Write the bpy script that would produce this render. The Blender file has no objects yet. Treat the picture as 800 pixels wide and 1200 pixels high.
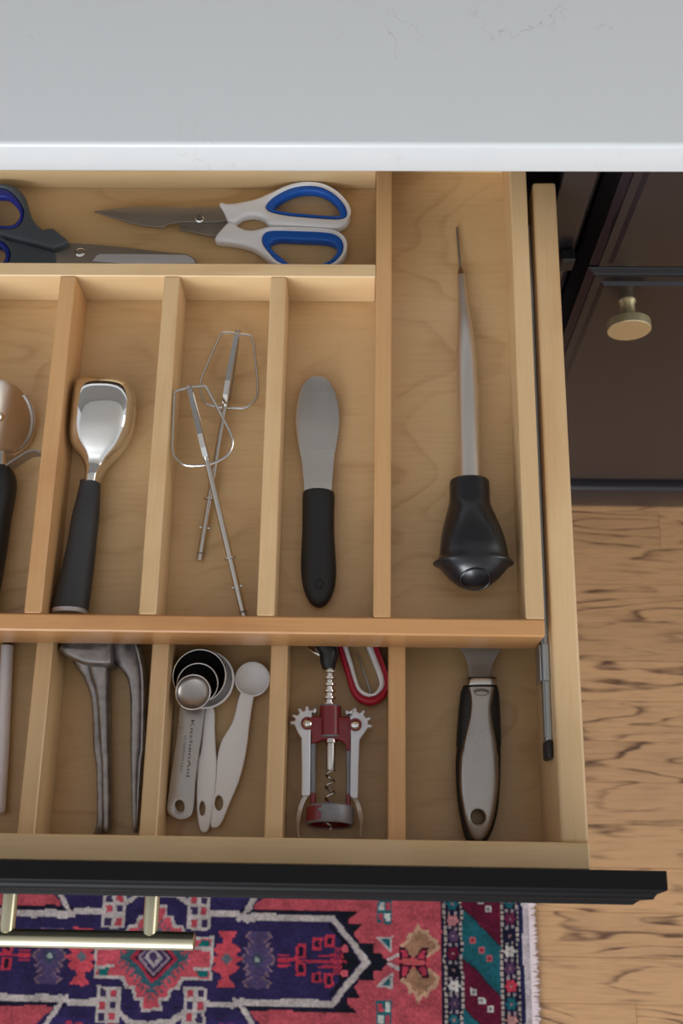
import bpy, bmesh, math, random
import numpy as np
from mathutils import Vector, Matrix
random.seed(3)
C = bpy.context.scene.collection
# ------------------------------------------------------------------ camera
F, PITCH, YAW, ROLL, CH = 1309.37, 18.3428, 4.2777, -3.5083, 1.6098
def cam_basis():
    P, W, R = map(math.radians, (PITCH, YAW, ROLL))
    fw = Vector((0, math.sin(P), -math.cos(P))); up = Vector((0, math.cos(P), math.sin(P))); rt = Vector((1, 0, 0))
    M = Matrix.Rotation(W, 3, 'Z'); fw, up, rt = M @ fw, M @ up, M @ rt
    r2 = math.cos(R)*rt + math.sin(R)*up; u2 = -math.sin(R)*rt + math.cos(R)*up
    return fw, u2, r2
FW, UP, RT = cam_basis()
cd = bpy.data.cameras.new('camera'); cam = bpy.data.objects.new('camera', cd); C.objects.link(cam)
m3 = Matrix((RT, UP, -FW)).transposed()
cam.matrix_world = Matrix.Translation((0, 0, CH)) @ m3.to_4x4()
cd.sensor_fit = 'VERTICAL'; cd.sensor_height = 36; cd.sensor_width = 24; cd.lens = F/1200*36
cd.clip_start = .05; cd.clip_end = 50
cd.dof.use_dof = True; cd.dof.focus_distance = .88; cd.dof.aperture_fstop = 9
bpy.context.scene.camera = cam
def P(px, py, z):                                   # a pixel's point on the level z
    d = FW + RT*((px-400)/F) - UP*((py-600)/F)
    return Vector((0, 0, CH)) + d*((z-CH)/d.z)
def PY(px, py, y):                                  # a pixel's point on the upright plane Y = y
    d = FW + RT*((px-400)/F) - UP*((py-600)/F)
    return Vector((0, 0, CH)) + d*(y/d.y)
# ------------------------------------------------------------------ light
w = bpy.data.worlds.new('daylight'); bpy.context.scene.world = w; w.use_nodes = True
bg = w.node_tree.nodes['Background']; bg.inputs[0].default_value = (.93, .96, 1, 1); bg.inputs[1].default_value = .7
def area(name, loc, target, sx, sy, power, col):
    l = bpy.data.lights.new(name, 'AREA'); l.shape = 'RECTANGLE'; l.size = sx; l.size_y = sy; l.energy = power; l.color = col
    o = bpy.data.objects.new(name, l); C.objects.link(o); o.location = loc
    o.rotation_euler = (Vector(target)-Vector(loc)).to_track_quat('-Z', 'Y').to_euler(); return o
area('window_light', (-1.2, -2.9, 1.7), (0, .4, .8), 1.9, 1.3, 112, (.90, .95, 1))
area('side_window_light', (2.9, .3, 1.9), (0, .3, .8), 1.6, 1.3, 22, (1, .95, .88))
vs = bpy.context.scene.view_settings; vs.view_transform = 'Standard'; vs.look = 'None'; vs.gamma = 1; vs.use_curve_mapping = False
vs.exposure = 0.06
# ------------------------------------------------------------------ materials
def mat(name, col, rough=.5, metal=0, coat=0, spec=.5):
    m = bpy.data.materials.new(name); m.use_nodes = True; b = m.node_tree.nodes['Principled BSDF']
    b.inputs['Base Color'].default_value = (*lin(col), 1); b.inputs['Roughness'].default_value = rough
    b.inputs['Metallic'].default_value = metal; b.inputs['Coat Weight'].default_value = coat
    b.inputs['Coat Roughness'].default_value = .15; b.inputs['Specular IOR Level'].default_value = spec
    return m
def lin(c): return tuple(((v/255+.055)/1.055)**2.4 if v > 10 else v/255/12.92 for v in c)
def nodes(m): return m.node_tree.nodes, m.node_tree.links, m.node_tree.nodes['Principled BSDF']
def noisy(m, scale, amt, rough_amt=0, bump=0, stretch=(1, 1, 1)):
    n, l, b = nodes(m); tc = n.new('ShaderNodeTexCoord'); mp = n.new('ShaderNodeMapping'); mp.inputs['Scale'].default_value = stretch
    no = n.new('ShaderNodeTexNoise'); no.inputs['Scale'].default_value = scale; no.inputs['Detail'].default_value = 5
    l.new(tc.outputs['Object'], mp.inputs[0]); l.new(mp.outputs[0], no.inputs['Vector'])
    hs = n.new('ShaderNodeHueSaturation'); hs.inputs['Color'].default_value = b.inputs['Base Color'].default_value
    mr = n.new('ShaderNodeMapRange'); mr.inputs[3].default_value = 1-amt; mr.inputs[4].default_value = 1+amt
    mr.inputs[1].default_value = .3; mr.inputs[2].default_value = .7
    l.new(no.outputs[0], mr.inputs[0]); l.new(mr.outputs[0], hs.inputs['Value']); l.new(hs.outputs[0], b.inputs['Base Color'])
    if rough_amt:
        r = b.inputs['Roughness'].default_value; m2 = n.new('ShaderNodeMapRange'); m2.inputs[1].default_value = .3; m2.inputs[2].default_value = .7
        m2.inputs[3].default_value = max(0, r-rough_amt); m2.inputs[4].default_value = r+rough_amt
        l.new(no.outputs[0], m2.inputs[0]); l.new(m2.outputs[0], b.inputs['Roughness'])
    if bump:
        bp = n.new('ShaderNodeBump'); bp.inputs['Strength'].default_value = bump; bp.inputs['Distance'].default_value = .001
        l.new(no.outputs[0], bp.inputs['Height']); l.new(bp.outputs[0], b.inputs['Normal'])
    return m
def wood(name, light, dark, axis='Y', rings=7, freq=9, contrast=1, rough=.42, fibre=.1, warp=1.0, coat=.15, var=.08, sharp=False):
    """Flame grain: contour lines of a noise stretched along the fibre, plus fine fibres."""
    m = mat(name, light, rough, 0, coat); n, l, b = nodes(m)
    geo = n.new('ShaderNodeNewGeometry'); oi = n.new('ShaderNodeObjectInfo')
    off = n.new('ShaderNodeVectorMath'); off.operation = 'MULTIPLY_ADD'
    cmb = n.new('ShaderNodeCombineXYZ')
    for i in range(3): l.new(oi.outputs['Random'], cmb.inputs[i])
    l.new(cmb.outputs[0], off.inputs[0]); off.inputs[1].default_value = (7.3, 5.1, 3.7); l.new(geo.outputs['Position'], off.inputs[2])
    mp = n.new('ShaderNodeMapping'); s = {'X': (.16, 1, 1), 'Y': (1, .16, 1), 'D': (.55, 1, 1)}[axis]
    mp.inputs['Scale'].default_value = s
    if axis == 'D': mp.inputs['Rotation'].default_value = (0, 0, math.radians(-25))
    l.new(off.outputs[0], mp.inputs[0])
    no = n.new('ShaderNodeTexNoise'); no.inputs['Scale'].default_value = freq; no.inputs['Detail'].default_value = 2.5*warp; no.inputs['Roughness'].default_value = .38
    l.new(mp.outputs[0], no.inputs['Vector'])
    mu = n.new('ShaderNodeMath'); mu.operation = 'MULTIPLY'; mu.inputs[1].default_value = rings; l.new(no.outputs[0], mu.inputs[0])
    fr = n.new('ShaderNodeMath'); fr.operation = 'FRACT'; l.new(mu.outputs[0], fr.inputs[0])
    cr = n.new('ShaderNodeValToRGB'); e = cr.color_ramp.elements
    e[0].position = 0; e[0].color = (0, 0, 0, 1); e[1].position = 1; e[1].color = (.1, .1, .1, 1)
    a = e.new(.72 if sharp else .62); a.color = (.16 if sharp else .22,)*3+(1,); a2 = e.new(.88); a2.color = (1, 1, 1, 1)
    if sharp: e.new(.97).color = (.12, .12, .12, 1)
    l.new(fr.outputs[0], cr.inputs[0])
    mp2 = n.new('ShaderNodeMapping'); mp2.inputs['Scale'].default_value = {'X': (.05, 1, 1), 'Y': (1, .05, 1), 'D': (.06, 1, 1)}[axis]
    l.new(off.outputs[0], mp2.inputs[0])
    fb = n.new('ShaderNodeTexNoise'); fb.inputs['Scale'].default_value = 420; fb.inputs['Detail'].default_value = 3; l.new(mp2.outputs[0], fb.inputs['Vector'])
    brk = n.new('ShaderNodeTexNoise'); brk.inputs['Scale'].default_value = 14; l.new(off.outputs[0], brk.inputs['Vector'])
    bm_ = n.new('ShaderNodeMapRange'); bm_.inputs[1].default_value = .35; bm_.inputs[2].default_value = .65; l.new(brk.outputs[0], bm_.inputs[0])
    m1 = n.new('ShaderNodeMath'); m1.operation = 'MULTIPLY'; l.new(cr.outputs[0], m1.inputs[0]); l.new(bm_.outputs[0], m1.inputs[1])
    m2 = n.new('ShaderNodeMath'); m2.operation = 'MULTIPLY'; m2.inputs[1].default_value = contrast; l.new(m1.outputs[0], m2.inputs[0])
    f1 = n.new('ShaderNodeMapRange'); f1.inputs[1].default_value = .3; f1.inputs[2].default_value = .7; f1.inputs[3].default_value = -fibre; f1.inputs[4].default_value = fibre
    l.new(fb.outputs[0], f1.inputs[0])
    ad = n.new('ShaderNodeMath'); ad.operation = 'ADD'; ad.use_clamp = True; l.new(m2.outputs[0], ad.inputs[0]); l.new(f1.outputs[0], ad.inputs[1])
    a3 = n.new('ShaderNodeMath'); a3.operation = 'ADD'; a3.use_clamp = True; a3.inputs[1].default_value = fibre*.9; l.new(ad.outputs[0], a3.inputs[0])
    mx = n.new('ShaderNodeMix'); mx.data_type = 'RGBA'; mx.inputs[6].default_value = (*lin(light), 1); mx.inputs[7].default_value = (*lin(dark), 1)
    l.new(a3.outputs[0], mx.inputs[0])
    hs = n.new('ShaderNodeHueSaturation'); mr = n.new('ShaderNodeMapRange'); mr.inputs[3].default_value = 1-var; mr.inputs[4].default_value = 1+var
    l.new(oi.outputs['Random'], mr.inputs[0]); l.new(mr.outputs[0], hs.inputs['Value']); l.new(mx.outputs[2], hs.inputs['Color'])
    l.new(hs.outputs[0], b.inputs['Base Color'])
    bp = n.new('ShaderNodeBump'); bp.inputs['Strength'].default_value = .15; bp.inputs['Distance'].default_value = .0006
    l.new(a3.outputs[0], bp.inputs['Height']); l.new(bp.outputs[0], b.inputs['Normal'])
    return m
M = dict(
    maple_y=wood('maple_lengthwise', (216, 183, 138), (190, 148, 100), 'Y', 5, 7, .5, .4, .12),
    maple_x=wood('maple_crosswise', (212, 182, 138), (188, 150, 103), 'X', 5, 7, .5, .4, .12),
    cherry_x=wood('reddish_maple_crosswise', (205, 152, 98), (175, 115, 66), 'X', 5, 9, .6, .34, .14, coat=.35),
    red_y=wood('reddish_maple_lengthwise', (205, 160, 110), (180, 128, 80), 'Y', 5, 9, .6, .4, .14),
    ply=wood('birch_plywood_base', (212, 178, 130), (172, 128, 80), 'D', 13, 9, .42, .38, .12, coat=.25, var=.02),
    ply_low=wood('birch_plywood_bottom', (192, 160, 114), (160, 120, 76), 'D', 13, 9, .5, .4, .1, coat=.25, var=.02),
    oak=wood('oak_floor', (194, 150, 106), (84, 52, 31), 'X', 13, 13, 1, .4, .2, 1.7, .3, .1, True),
    paint=noisy(mat('dark_cabinet_paint', (29, 26, 31), .32, 0, .2), 60, .04),
    paint_front=noisy(mat('near_black_cabinet_paint', (13, 13, 15), .5, 0, 0, .15), 60, .04),
    inner=mat('cabinet_interior_paint', (62, 55, 55), .6),
    black=mat('black_plastic', (22, 22, 25), .4),
    rubber=noisy(mat('black_rubber_grip', (26, 26, 28), .55), 300, .1),
    grip=noisy(mat('charcoal_grip', (52, 52, 55), .6), 120, .08),
    bulb=noisy(mat('blue_black_rubber', (20, 21, 27), .3, 0, .2), 200, .06),
    chrome=mat('polished_chrome', (225, 224, 222), .04, 1),
    steel=noisy(mat('brushed_steel', (200, 196, 192), .24, 1), 90, .03, .04, 0, (1, .06, 1)),
    satin=noisy(mat('satin_steel', (172, 168, 166), .33, 1), 60, .05, .08),
    blade=noisy(mat('dull_blade_steel', (158, 150, 142), .5, .8), 50, .03, .04),
    cast=noisy(mat('tarnished_cast_aluminium', (156, 152, 152), .42, .85), 110, .32, .14, .25),
    alu=mat('silver_painted_metal', (214, 216, 224), .4, .4),
    tube=noisy(mat('brushed_tube_steel', (222, 218, 214), .4, 1), 90, .03, .03, 0, (1, .06, 1)),
    spoon_dark=mat('dark_spoon_bowl', (14, 13, 13), .65, 0, 0, .15),
    red=noisy(mat('dark_red_enamel', (122, 14, 32), .38, 0, .3), 90, .08),
    wornred=mat('red_plastic', (172, 20, 48), .42),
    greymetal=noisy(mat('worn_grey_metal', (126, 126, 132), .45, .25), 120, .1),
    brass=noisy(mat('satin_brass', (226, 212, 172), .48, .85), 30, .02, .02),
    bar=noisy(mat('pale_satin_brass', (198, 192, 166), .3, 1), 30, .02, .02),
    white=mat('white_plastic', (240, 240, 243), .38, 0, .1),
    pinkwhite=mat('warm_white_plastic', (232, 228, 234), .42),
    blue=mat('bright_blue_rubber', (18, 92, 190), .45),
    navy=mat('dark_blue_rubber', (30, 44, 140), .45),
    greyplastic=noisy(mat('slate_grey_plastic', (74, 82, 90), .5), 200, .06),
    zinc=mat('zinc_plated_steel', (175, 182, 186), .28, .9),
    amber=mat('amber_ferrule', (110, 78, 48), .3),
    wall=mat('white_wall_paint', (225, 225, 222), .8),
    wall_grey=mat('warm_grey_wall_paint', (120, 116, 112), .8),
    fringe=mat('pale_wool_edge', (214, 198, 200), .9),
    print=mat('engraved_lettering', (48, 44, 44), .6),
)
def quartz():
    m = mat('light_grey_quartz', (214, 216, 217), .22, 0, .2); n, l, b = nodes(m)
    geo = n.new('ShaderNodeNewGeometry'); w1 = n.new('ShaderNodeTexNoise'); w1.inputs['Scale'].default_value = 26; w1.inputs['Detail'].default_value = 6
    l.new(geo.outputs['Position'], w1.inputs['Vector'])
    sb = n.new('ShaderNodeMath'); sb.operation = 'SUBTRACT'; sb.inputs[1].default_value = .5; l.new(w1.outputs[0], sb.inputs[0])
    ab = n.new('ShaderNodeMath'); ab.operation = 'ABSOLUTE'; l.new(sb.outputs[0], ab.inputs[0])
    mr = n.new('ShaderNodeMapRange'); mr.inputs[1].default_value = 0; mr.inputs[2].default_value = .006; mr.inputs[3].default_value = 1; mr.inputs[4].default_value = 0; l.new(ab.outputs[0], mr.inputs[0])
    w2 = n.new('ShaderNodeTexNoise'); w2.inputs['Scale'].default_value = 12; l.new(geo.outputs['Position'], w2.inputs['Vector'])
    m2 = n.new('ShaderNodeMapRange'); m2.inputs[1].default_value = .6; m2.inputs[2].default_value = .68; l.new(w2.outputs[0], m2.inputs[0])
    mu = n.new('ShaderNodeMath'); mu.operation = 'MULTIPLY'; l.new(mr.outputs[0], mu.inputs[0]); l.new(m2.outputs[0], mu.inputs[1])
    m4 = n.new('ShaderNodeMath'); m4.operation = 'MULTIPLY'; m4.inputs[1].default_value = .5; l.new(mu.outputs[0], m4.inputs[0])
    mx = n.new('ShaderNodeMix'); mx.data_type = 'RGBA'; mx.inputs[6].default_value = (*lin((206, 209, 211)), 1); mx.inputs[7].default_value = (*lin((150, 146, 140)), 1)
    l.new(m4.outputs[0], mx.inputs[0]); l.new(mx.outputs[2], b.inputs['Base Color']); return m
M['quartz'] = quartz()
def rug_mat():
    m = mat('knotted_wool', (120, 60, 70), .95, spec=.1); n, l, b = nodes(m); a = n.new('ShaderNodeVertexColor'); a.layer_name = 'wool'
    l.new(a.outputs[0], b.inputs['Base Color']); return m
M['wool'] = rug_mat()
# ------------------------------------------------------------------ helpers
def thing(name, loc, label, cat, group=None):
    o = bpy.data.objects.new(name, None); C.objects.link(o); o.location = loc; o.empty_display_size = .02
    o['label'] = label; o['category'] = cat
    if group: o['group'] = group
    return o
def origin(o):
    v = Vector((0, 0, 0))
    while o: v = v + o.location; o = o.parent
    return v
def link(name, me, m, parent=None, smooth=False, label=None):
    """World-space mesh data becomes one object under its parent."""
    if parent: me.transform(Matrix.Translation(-origin(parent)))
    if m: me.materials.clear(); me.materials.append(M[m])
    o = bpy.data.objects.new(name, me); C.objects.link(o); o.parent = parent
    if smooth:
        me.polygons.foreach_set('use_smooth', [True]*len(me.polygons))
        if smooth != 'all': me.set_sharp_from_angle(angle=math.radians(40))
    if label: o['label'] = label
    return o
def finish(name, bm, m, parent=None, smooth=False, label=None):
    bmesh.ops.recalc_face_normals(bm, faces=bm.faces)
    me = bpy.data.meshes.new(name); bm.to_mesh(me); bm.free(); return link(name, me, m, parent, smooth, label)
def tag(o, label, cat, group=None, kind=None):
    if kind: o['kind'] = kind
    if label: o['label'] = label
    if cat: o['category'] = cat
    if group: o['group'] = group
    return o
def add_box(bm, x0, x1, y0, y1, z0, z1, bev=0, seg=1):
    r = bmesh.ops.create_cube(bm, size=1); vs_ = r['verts']
    for v in vs_: v.co = Vector((x0 if v.co.x < 0 else x1, y0 if v.co.y < 0 else y1, z0 if v.co.z < 0 else z1))
    if bev:
        es = list({e for v in vs_ for e in v.link_edges}); bmesh.ops.bevel(bm, geom=es, offset=bev, segments=seg, affect='EDGES', profile=.5)
def box(name, m, parent, x0, x1, y0, y1, z0, z1, bev=.0008, label=None, seg=1):
    bm = bmesh.new(); add_box(bm, x0, x1, y0, y1, z0, z1, bev, seg); return finish(name, bm, m, parent, bool(seg > 1), label)
def spline(pts, closed=True, n=6):
    """Catmull-Rom through control points."""
    out = []; N = len(pts); V = [Vector(p) for p in pts]
    for i in range(N if closed else N-1):
        if closed: p0, p1, p2, p3 = V[(i-1) % N], V[i], V[(i+1) % N], V[(i+2) % N]
        else: p0, p1, p2, p3 = V[max(i-1, 0)], V[i], V[i+1], V[min(i+2, N-1)]
        for k in range(n):
            t = k/n; out.append(.5*((2*p1)+(p2-p0)*t+(2*p0-5*p1+4*p2-p3)*t*t+(3*p1-p0-3*p2+p3)*t**3))
    if not closed: out.append(V[-1])
    return out
def crop(ox, oy, s, pts): return [(ox+x/s, oy+y/s) for x, y in pts]
def plate(name, m, parent, loops, z0, z1, bev=.001, smooth=True, n=5, label=None, raw=False, res=2):
    """Solid plate between two levels; the first loop is the outline, the others are holes. Loops are photo points at the top level."""
    cu = bpy.data.curves.new(name, 'CURVE'); cu.dimensions = '2D'; cu.fill_mode = 'BOTH'
    h = (z1-z0)/2; bev = min(bev, h*.95); cu.extrude = h-bev; cu.bevel_depth = bev; cu.bevel_resolution = res; cu.offset = -bev
    for L in loops:
        pts = L if raw else [P(p[0], p[1], z1) for p in (spline([(*q, 0) for q in L], True, n) if n > 1 else L)]
        sp = cu.splines.new('POLY'); sp.points.add(len(pts)-1)
        for i, p in enumerate(pts): sp.points[i].co = (p[0], p[1], 0, 1)
        sp.use_cyclic_u = True
    o = bpy.data.objects.new('tmp', cu); C.objects.link(o); dg = bpy.context.evaluated_depsgraph_get(); dg.update()
    me = bpy.data.meshes.new_from_object(o.evaluated_get(dg)); bpy.data.objects.remove(o); me.transform(Matrix.Translation((0, 0, (z0+z1)/2)))
    bm = bmesh.new(); bm.from_mesh(me); bmesh.ops.remove_doubles(bm, verts=bm.verts, dist=1e-6); bm.to_mesh(me); bm.free(); me.name = name
    return link(name, me, m, parent, smooth, label)
def ring_sections(bm, secs, closed=False, cap=True):
    rows = [[bm.verts.new(p) for p in s] for s in secs]; n = len(rows[0]); K = len(rows)
    for i in range(K if closed else K-1):
        a, b = rows[i], rows[(i+1) % K]
        for j in range(n): bm.faces.new((a[j], a[(j+1) % n], b[(j+1) % n], b[j]))
    if cap and not closed:
        for r in (rows[0], rows[-1]):
            c = bm.verts.new(sum((v.co for v in r), Vector())/n)
            for j in range(n): bm.faces.new((r[j], r[(j+1) % n], c))
def tube(bm, pts, r, seg=10, closed=False, flat=1.0):
    pts = [Vector(p) for p in pts]; N = len(pts); secs = []; nrm = None
    for i, p in enumerate(pts):
        a = pts[(i-1) % N] if closed or i else pts[0]; b = pts[(i+1) % N] if closed or i < N-1 else pts[-1]
        t = (b-a).normalized()
        if nrm is None:
            nrm = t.cross(Vector((0, 0, 1)));  nrm = nrm if nrm.length > .05 else t.cross(Vector((1, 0, 0)))
        nrm = (nrm - t*nrm.dot(t)).normalized(); bn = t.cross(nrm); rr = r[i] if isinstance(r, (list, tuple)) else r
        secs.append([p+(nrm*math.cos(q)*rr)+(bn*math.sin(q)*rr*flat) for q in (2*math.pi*k/seg for k in range(seg))])
    ring_sections(bm, secs, closed)
def tube_ob(name, m, parent, pts, r, seg=10, closed=False, flat=1.0, label=None):
    bm = bmesh.new(); tube(bm, pts, r, seg, closed, flat); return finish(name, bm, m, parent, True, label)
def loft(bm, st, seg=20, power=2.0, up_only=False, sub=4):
    """Stations: (left px, right px, y px left, y px right, z centre, half height)."""
    S = [Vector(s[:4]).to_4d() if False else s for s in st]; keys = []
    A = [Vector((s[0], s[2], 0)) for s in S]; B = [Vector((s[1], s[3], 0)) for s in S]; Z = [Vector((s[4], s[5], 0)) for s in S]
    a, b, z = spline(A, False, sub), spline(B, False, sub), spline(Z, False, sub); secs = []
    for p, q, zz in zip(a, b, z):
        zc, hh = zz.x, max(zz.y, .0002); L, R = P(p.x, p.y, zc), P(q.x, q.y, zc); c = (L+R)/2; hv = (R-L)/2; row = []
        for k in range(seg):
            t = 2*math.pi*k/seg; cs, sn = math.cos(t), math.sin(t)
            cx = math.copysign(abs(cs)**(2/power), cs); sy = math.copysign(abs(sn)**(2/power), sn)
            if up_only and sy < 0: sy *= .12
            row.append(c+hv*cx+Vector((0, 0, hh*sy)))
        secs.append(row)
    ring_sections(bm, secs)
def loft_ob(name, m, parent, st, seg=20, power=2.0, up_only=False, label=None, sub=4):
    bm = bmesh.new(); loft(bm, st, seg, power, up_only, sub); return finish(name, bm, m, parent, True, label)
def lathe(bm, c, axis, prof, seg=28, closed=False):
    """Revolve (radius, distance) pairs about an axis; radius 0 at the ends closes the shape."""
    ax = Vector(axis).normalized(); u = ax.orthogonal().normalized(); v = ax.cross(u); c = Vector(c)
    secs = [[c+ax*t+(u*math.cos(q)+v*math.sin(q))*max(r, 1e-5) for q in (2*math.pi*k/seg for k in range(seg))] for r, t in prof]
    ring_sections(bm, secs, closed, False); bmesh.ops.remove_doubles(bm, verts=bm.verts, dist=2e-5)
def lathe_ob(name, m, parent, c, axis, prof, seg=28, closed=False, label=None):
    bm = bmesh.new(); lathe(bm, c, axis, prof, seg, closed); return finish(name, bm, m, parent, True, label)
def text_ob(name, body, m, parent, loc, rot, length, depth=.0001, label=None, size=.004):
    cu = bpy.data.curves.new(name, 'FONT'); cu.body = body; cu.size = size; cu.extrude = depth; cu.align_x = 'CENTER'; cu.align_y = 'CENTER'
    o = bpy.data.objects.new('tmp', cu); C.objects.link(o); dg = bpy.context.evaluated_depsgraph_get(); dg.update()
    me = bpy.data.meshes.new_from_object(o.evaluated_get(dg)); bpy.data.objects.remove(o)
    cs = [v.co.x for v in me.vertices]; wd = max(cs)-min(cs); md = (max(cs)+min(cs))/2
    me.transform(Matrix.Translation(loc) @ rot.to_4x4() @ Matrix.Diagonal((length/wd, 1, 1, 1)) @ Matrix.Translation((-md, 0, 0))); me.name = name; return link(name, me, m, parent, False, label)
# ------------------------------------------------------------------ dimensions
TT, TF, TB = .8179, .7772, .7723                    # tray: top, floor level, underside
DT, LF, LT = .8138, .7287, .7712                    # drawer: side top, floor level, low divider top
YC, YD = .5138, .5522                               # worktop edge, cabinet front face
GX = (.187, .2085)                                  # the gap between the two cabinets' fronts
# ------------------------------------------------------------------ setting
fl = bpy.data.objects.new('floor', None); C.objects.link(fl); fl['kind'] = 'structure'
box('subfloor', 'inner', fl, -2.2, 2.2, -2.6, 1.2, -.03, -.0125, 0)
s0, W = .4238, .05715
rnd = random.Random(11); plank_meshes = {}
for i in range(-4, 26):
    y1 = s0-(i-1)*W; y0 = y1-W; x = -2.1-rnd.random()*.5
    if y0 > .62: continue
    first = True
    while x < 2.1:
        Ln = rnd.choice((.8, 1.0, 1.25)) if i % 3 else rnd.choice((.9, 1.15))
        if i >= 14: Ln *= 1.9
        key = round(Ln, 3)
        if key not in plank_meshes:
            bm = bmesh.new(); add_box(bm, 0, Ln-.0003, 0, W-.0002, -.012, 0, .0005); me = bpy.data.meshes.new('floor_plank'); bm.to_mesh(me); bm.free(); me.materials.append(M['oak']); plank_meshes[key] = me
        o = bpy.data.objects.new('floor_plank', plank_meshes[key]); C.objects.link(o); o.parent = fl
        o.location = (x, y0, rnd.uniform(-.0003, .0002)); x += Ln
wl = box('wall_back', 'wall_grey', None, -2.2, 2.2, 1.16, 1.26, 0, 2.6, 0); wl['kind'] = 'structure'
cl = box('ceiling', 'wall', None, -2.2, 2.2, -2.6, 1.26, 2.6, 2.65, 0); cl['kind'] = 'structure'
# ------------------------------------------------------------------ worktop
o = box('worktop', 'quartz', None, -1.6, 1.6, YC, 1.158, .8806, .9144, .004, seg=4)
tag(o, 'pale grey quartz worktop with a bright rounded front edge above the open drawer', 'worktop')
# ------------------------------------------------------------------ cabinets
def front(name, parent, x0, x1, z0, z1, y, m='paint', label=None):
    """A door or drawer front with the stepped edge: three slabs, each set in from the last, in one mesh. y is its outermost face."""
    bm = bmesh.new()
    rings = [(0, .021), (0, .0095), (.0008, .0088), (.0055, .0068), (.0068, .0052), (.0074, .0036), (.0145, .0028), (.0165, .0016), (.0185, 0)]   # (inset, distance behind the face)
    secs = [[Vector((x0+i, y+d, z0+i)), Vector((x1-i, y+d, z0+i)), Vector((x1-i, y+d, z1-i)), Vector((x0+i, y+d, z1-i))] for i, d in rings]
    rows = [[bm.verts.new(p) for p in s] for s in secs]
    for a, b in zip(rows, rows[1:]):
        for j in range(4): bm.faces.new((a[j], a[(j+1) % 4], b[(j+1) % 4], b[j]))
    bm.faces.new(rows[0]); bm.faces.new(rows[-1]); return finish(name, bm, m, parent, False, label)
rc = thing('base_cabinet', (.52, .80, 0), 'dark painted base cabinet with a round brass knob, right of the open drawer', 'cabinet')
ZD = .6644
box('carcass', 'paint', rc, GX[1]+.001, .85, YD+.0215, 1.15, .1, .8795, 0)
box('plinth', 'paint', rc, GX[1]+.001, .85, YD-.009, YD+.1, .0015, .0815, .006, seg=3)
front('drawer_front', rc, GX[1], .83, ZD+.004, .8725, YD)
door = front('door', rc, GX[1], .83, .085, ZD, YD)
kc = PY(737, 388, YD-.0335); base = Vector((kc.x, YD, kc.z)); R_ = .0212
knob = lathe_ob('knob', 'brass', door, base, (0, -1, 0), [(0, 0), (.0085, 0), (.0085, .002), (.0068, .0045), (.0075, .015), (.0088, .021), (.0095, .0235), (R_-.0006, .0235), (R_, .0241), (R_, .0325), (R_-.0006, .0332), (0, .0335)], 40, label='round satin brass knob')
lc = thing('base_cabinet', (-.19, .80, 0), 'dark painted base cabinet behind and below the pulled-out cutlery drawer', 'cabinet')
box('side_panel', 'inner', lc, GX[0]+.001, GX[1]-.001, YD+.06, 1.15, .1, .8795, 0)
box('side_panel', 'inner', lc, -.59, -.575, YD+.0215, 1.15, .1, .8795, 0)
box('back_panel', 'inner', lc, -.57, .18, 1.13, 1.15, .1, .8795, 0)
box('plinth', 'paint', lc, -.59, GX[1]-.001, YD-.009, YD+.1, .0015, .0815, .006, seg=3)
box('shelf_rail', 'inner', lc, -.57, GX[0]-.002, YD+.0215, 1.12, ZD-.02, ZD-.002, 0)
box('face_frame', 'paint', lc, .158, GX[0], YD+.003, YD+.02, ZD+.002, .8795, .001)
box('face_frame', 'paint', lc, -.572, -.549, YD+.003, YD+.02, ZD+.002, .8795, .001)
lf = front('door', lc, -.57, GX[0], .085, ZD, YD)
b0 = PY(663, 303, YD)
br = box('slide_bracket', 'black', lc, b0.x-.007, b0.x+.006, YD-.010, YD+.002, b0.z-.006, b0.z+.014, .0015)
# ------------------------------------------------------------------ the drawer
XL, XRo = -.542, .1529; FO, FI = .0099, .0277; IR, IL = .1338, -.523; DB = .553
dr = thing('drawer', (-.19, .28, LF-.01), 'pulled-out maple drawer with a near-black front panel and brass bar handle', 'drawer')
bm = bmesh.new(); add_box(bm, IR, XRo, FI-.0001, DB, LF-.012, DT, .0025, 3); s_ = finish('drawer_side', bm, 'maple_y', dr, True)
bm = bmesh.new(); add_box(bm, XL, IL, FI-.0001, DB, LF-.012, DT, .0025, 3); finish('drawer_side', bm, 'maple_y', dr, True)
box('drawer_front_rail', 'maple_x', dr, XL, XRo, FO, FI, LF-.012, DT, .0012)
box('drawer_back', 'maple_x', dr, IL+.0005, IR-.0005, DB-.02, DB-.001, LF-.012, TB-.006, .001)
box('drawer_bottom', 'ply_low', dr, IL, IR, FI, DB-.02, LF-.009, LF, 0)
for k, bx in enumerate((-.4320, -.3421, -.2523, -.1633, -.0726, .0168)):
    box('divider', 'red_y' if k == 5 else 'maple_y', dr, bx, bx+.0128, FI+.0002, DB-.021, LF, LT, .0008)
PT = .862
fp = front('front_panel', dr, -.57, .1915, .668, PT, FO-.0212, 'paint_front', 'near-black front panel with stepped edges')
zb_ = .772; e1 = P(228, 1103, zb_); yb = e1.y; xe = e1.x; xa, xd = P(177, 1075, zb_).x, P(10, 1073, zb_).x; xc = (xa+xd)/2; r_ = .0062
bm = bmesh.new()
tube(bm, [(2*xc-xe, yb, zb_), (2*xc-xe+.0006, yb, zb_), (xe-.0006, yb, zb_), (xe, yb, zb_)], [r_-.0008, r_, r_, r_-.0008], 24)
hb = finish('bar_handle', bm, 'bar', dr, True)
for xx in (xa, xd): tube_ob('handle_post', 'bar', hb, [(xx, FO-.0211, zb_), (xx, yb+.004, zb_)], .0054, 20)
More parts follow.
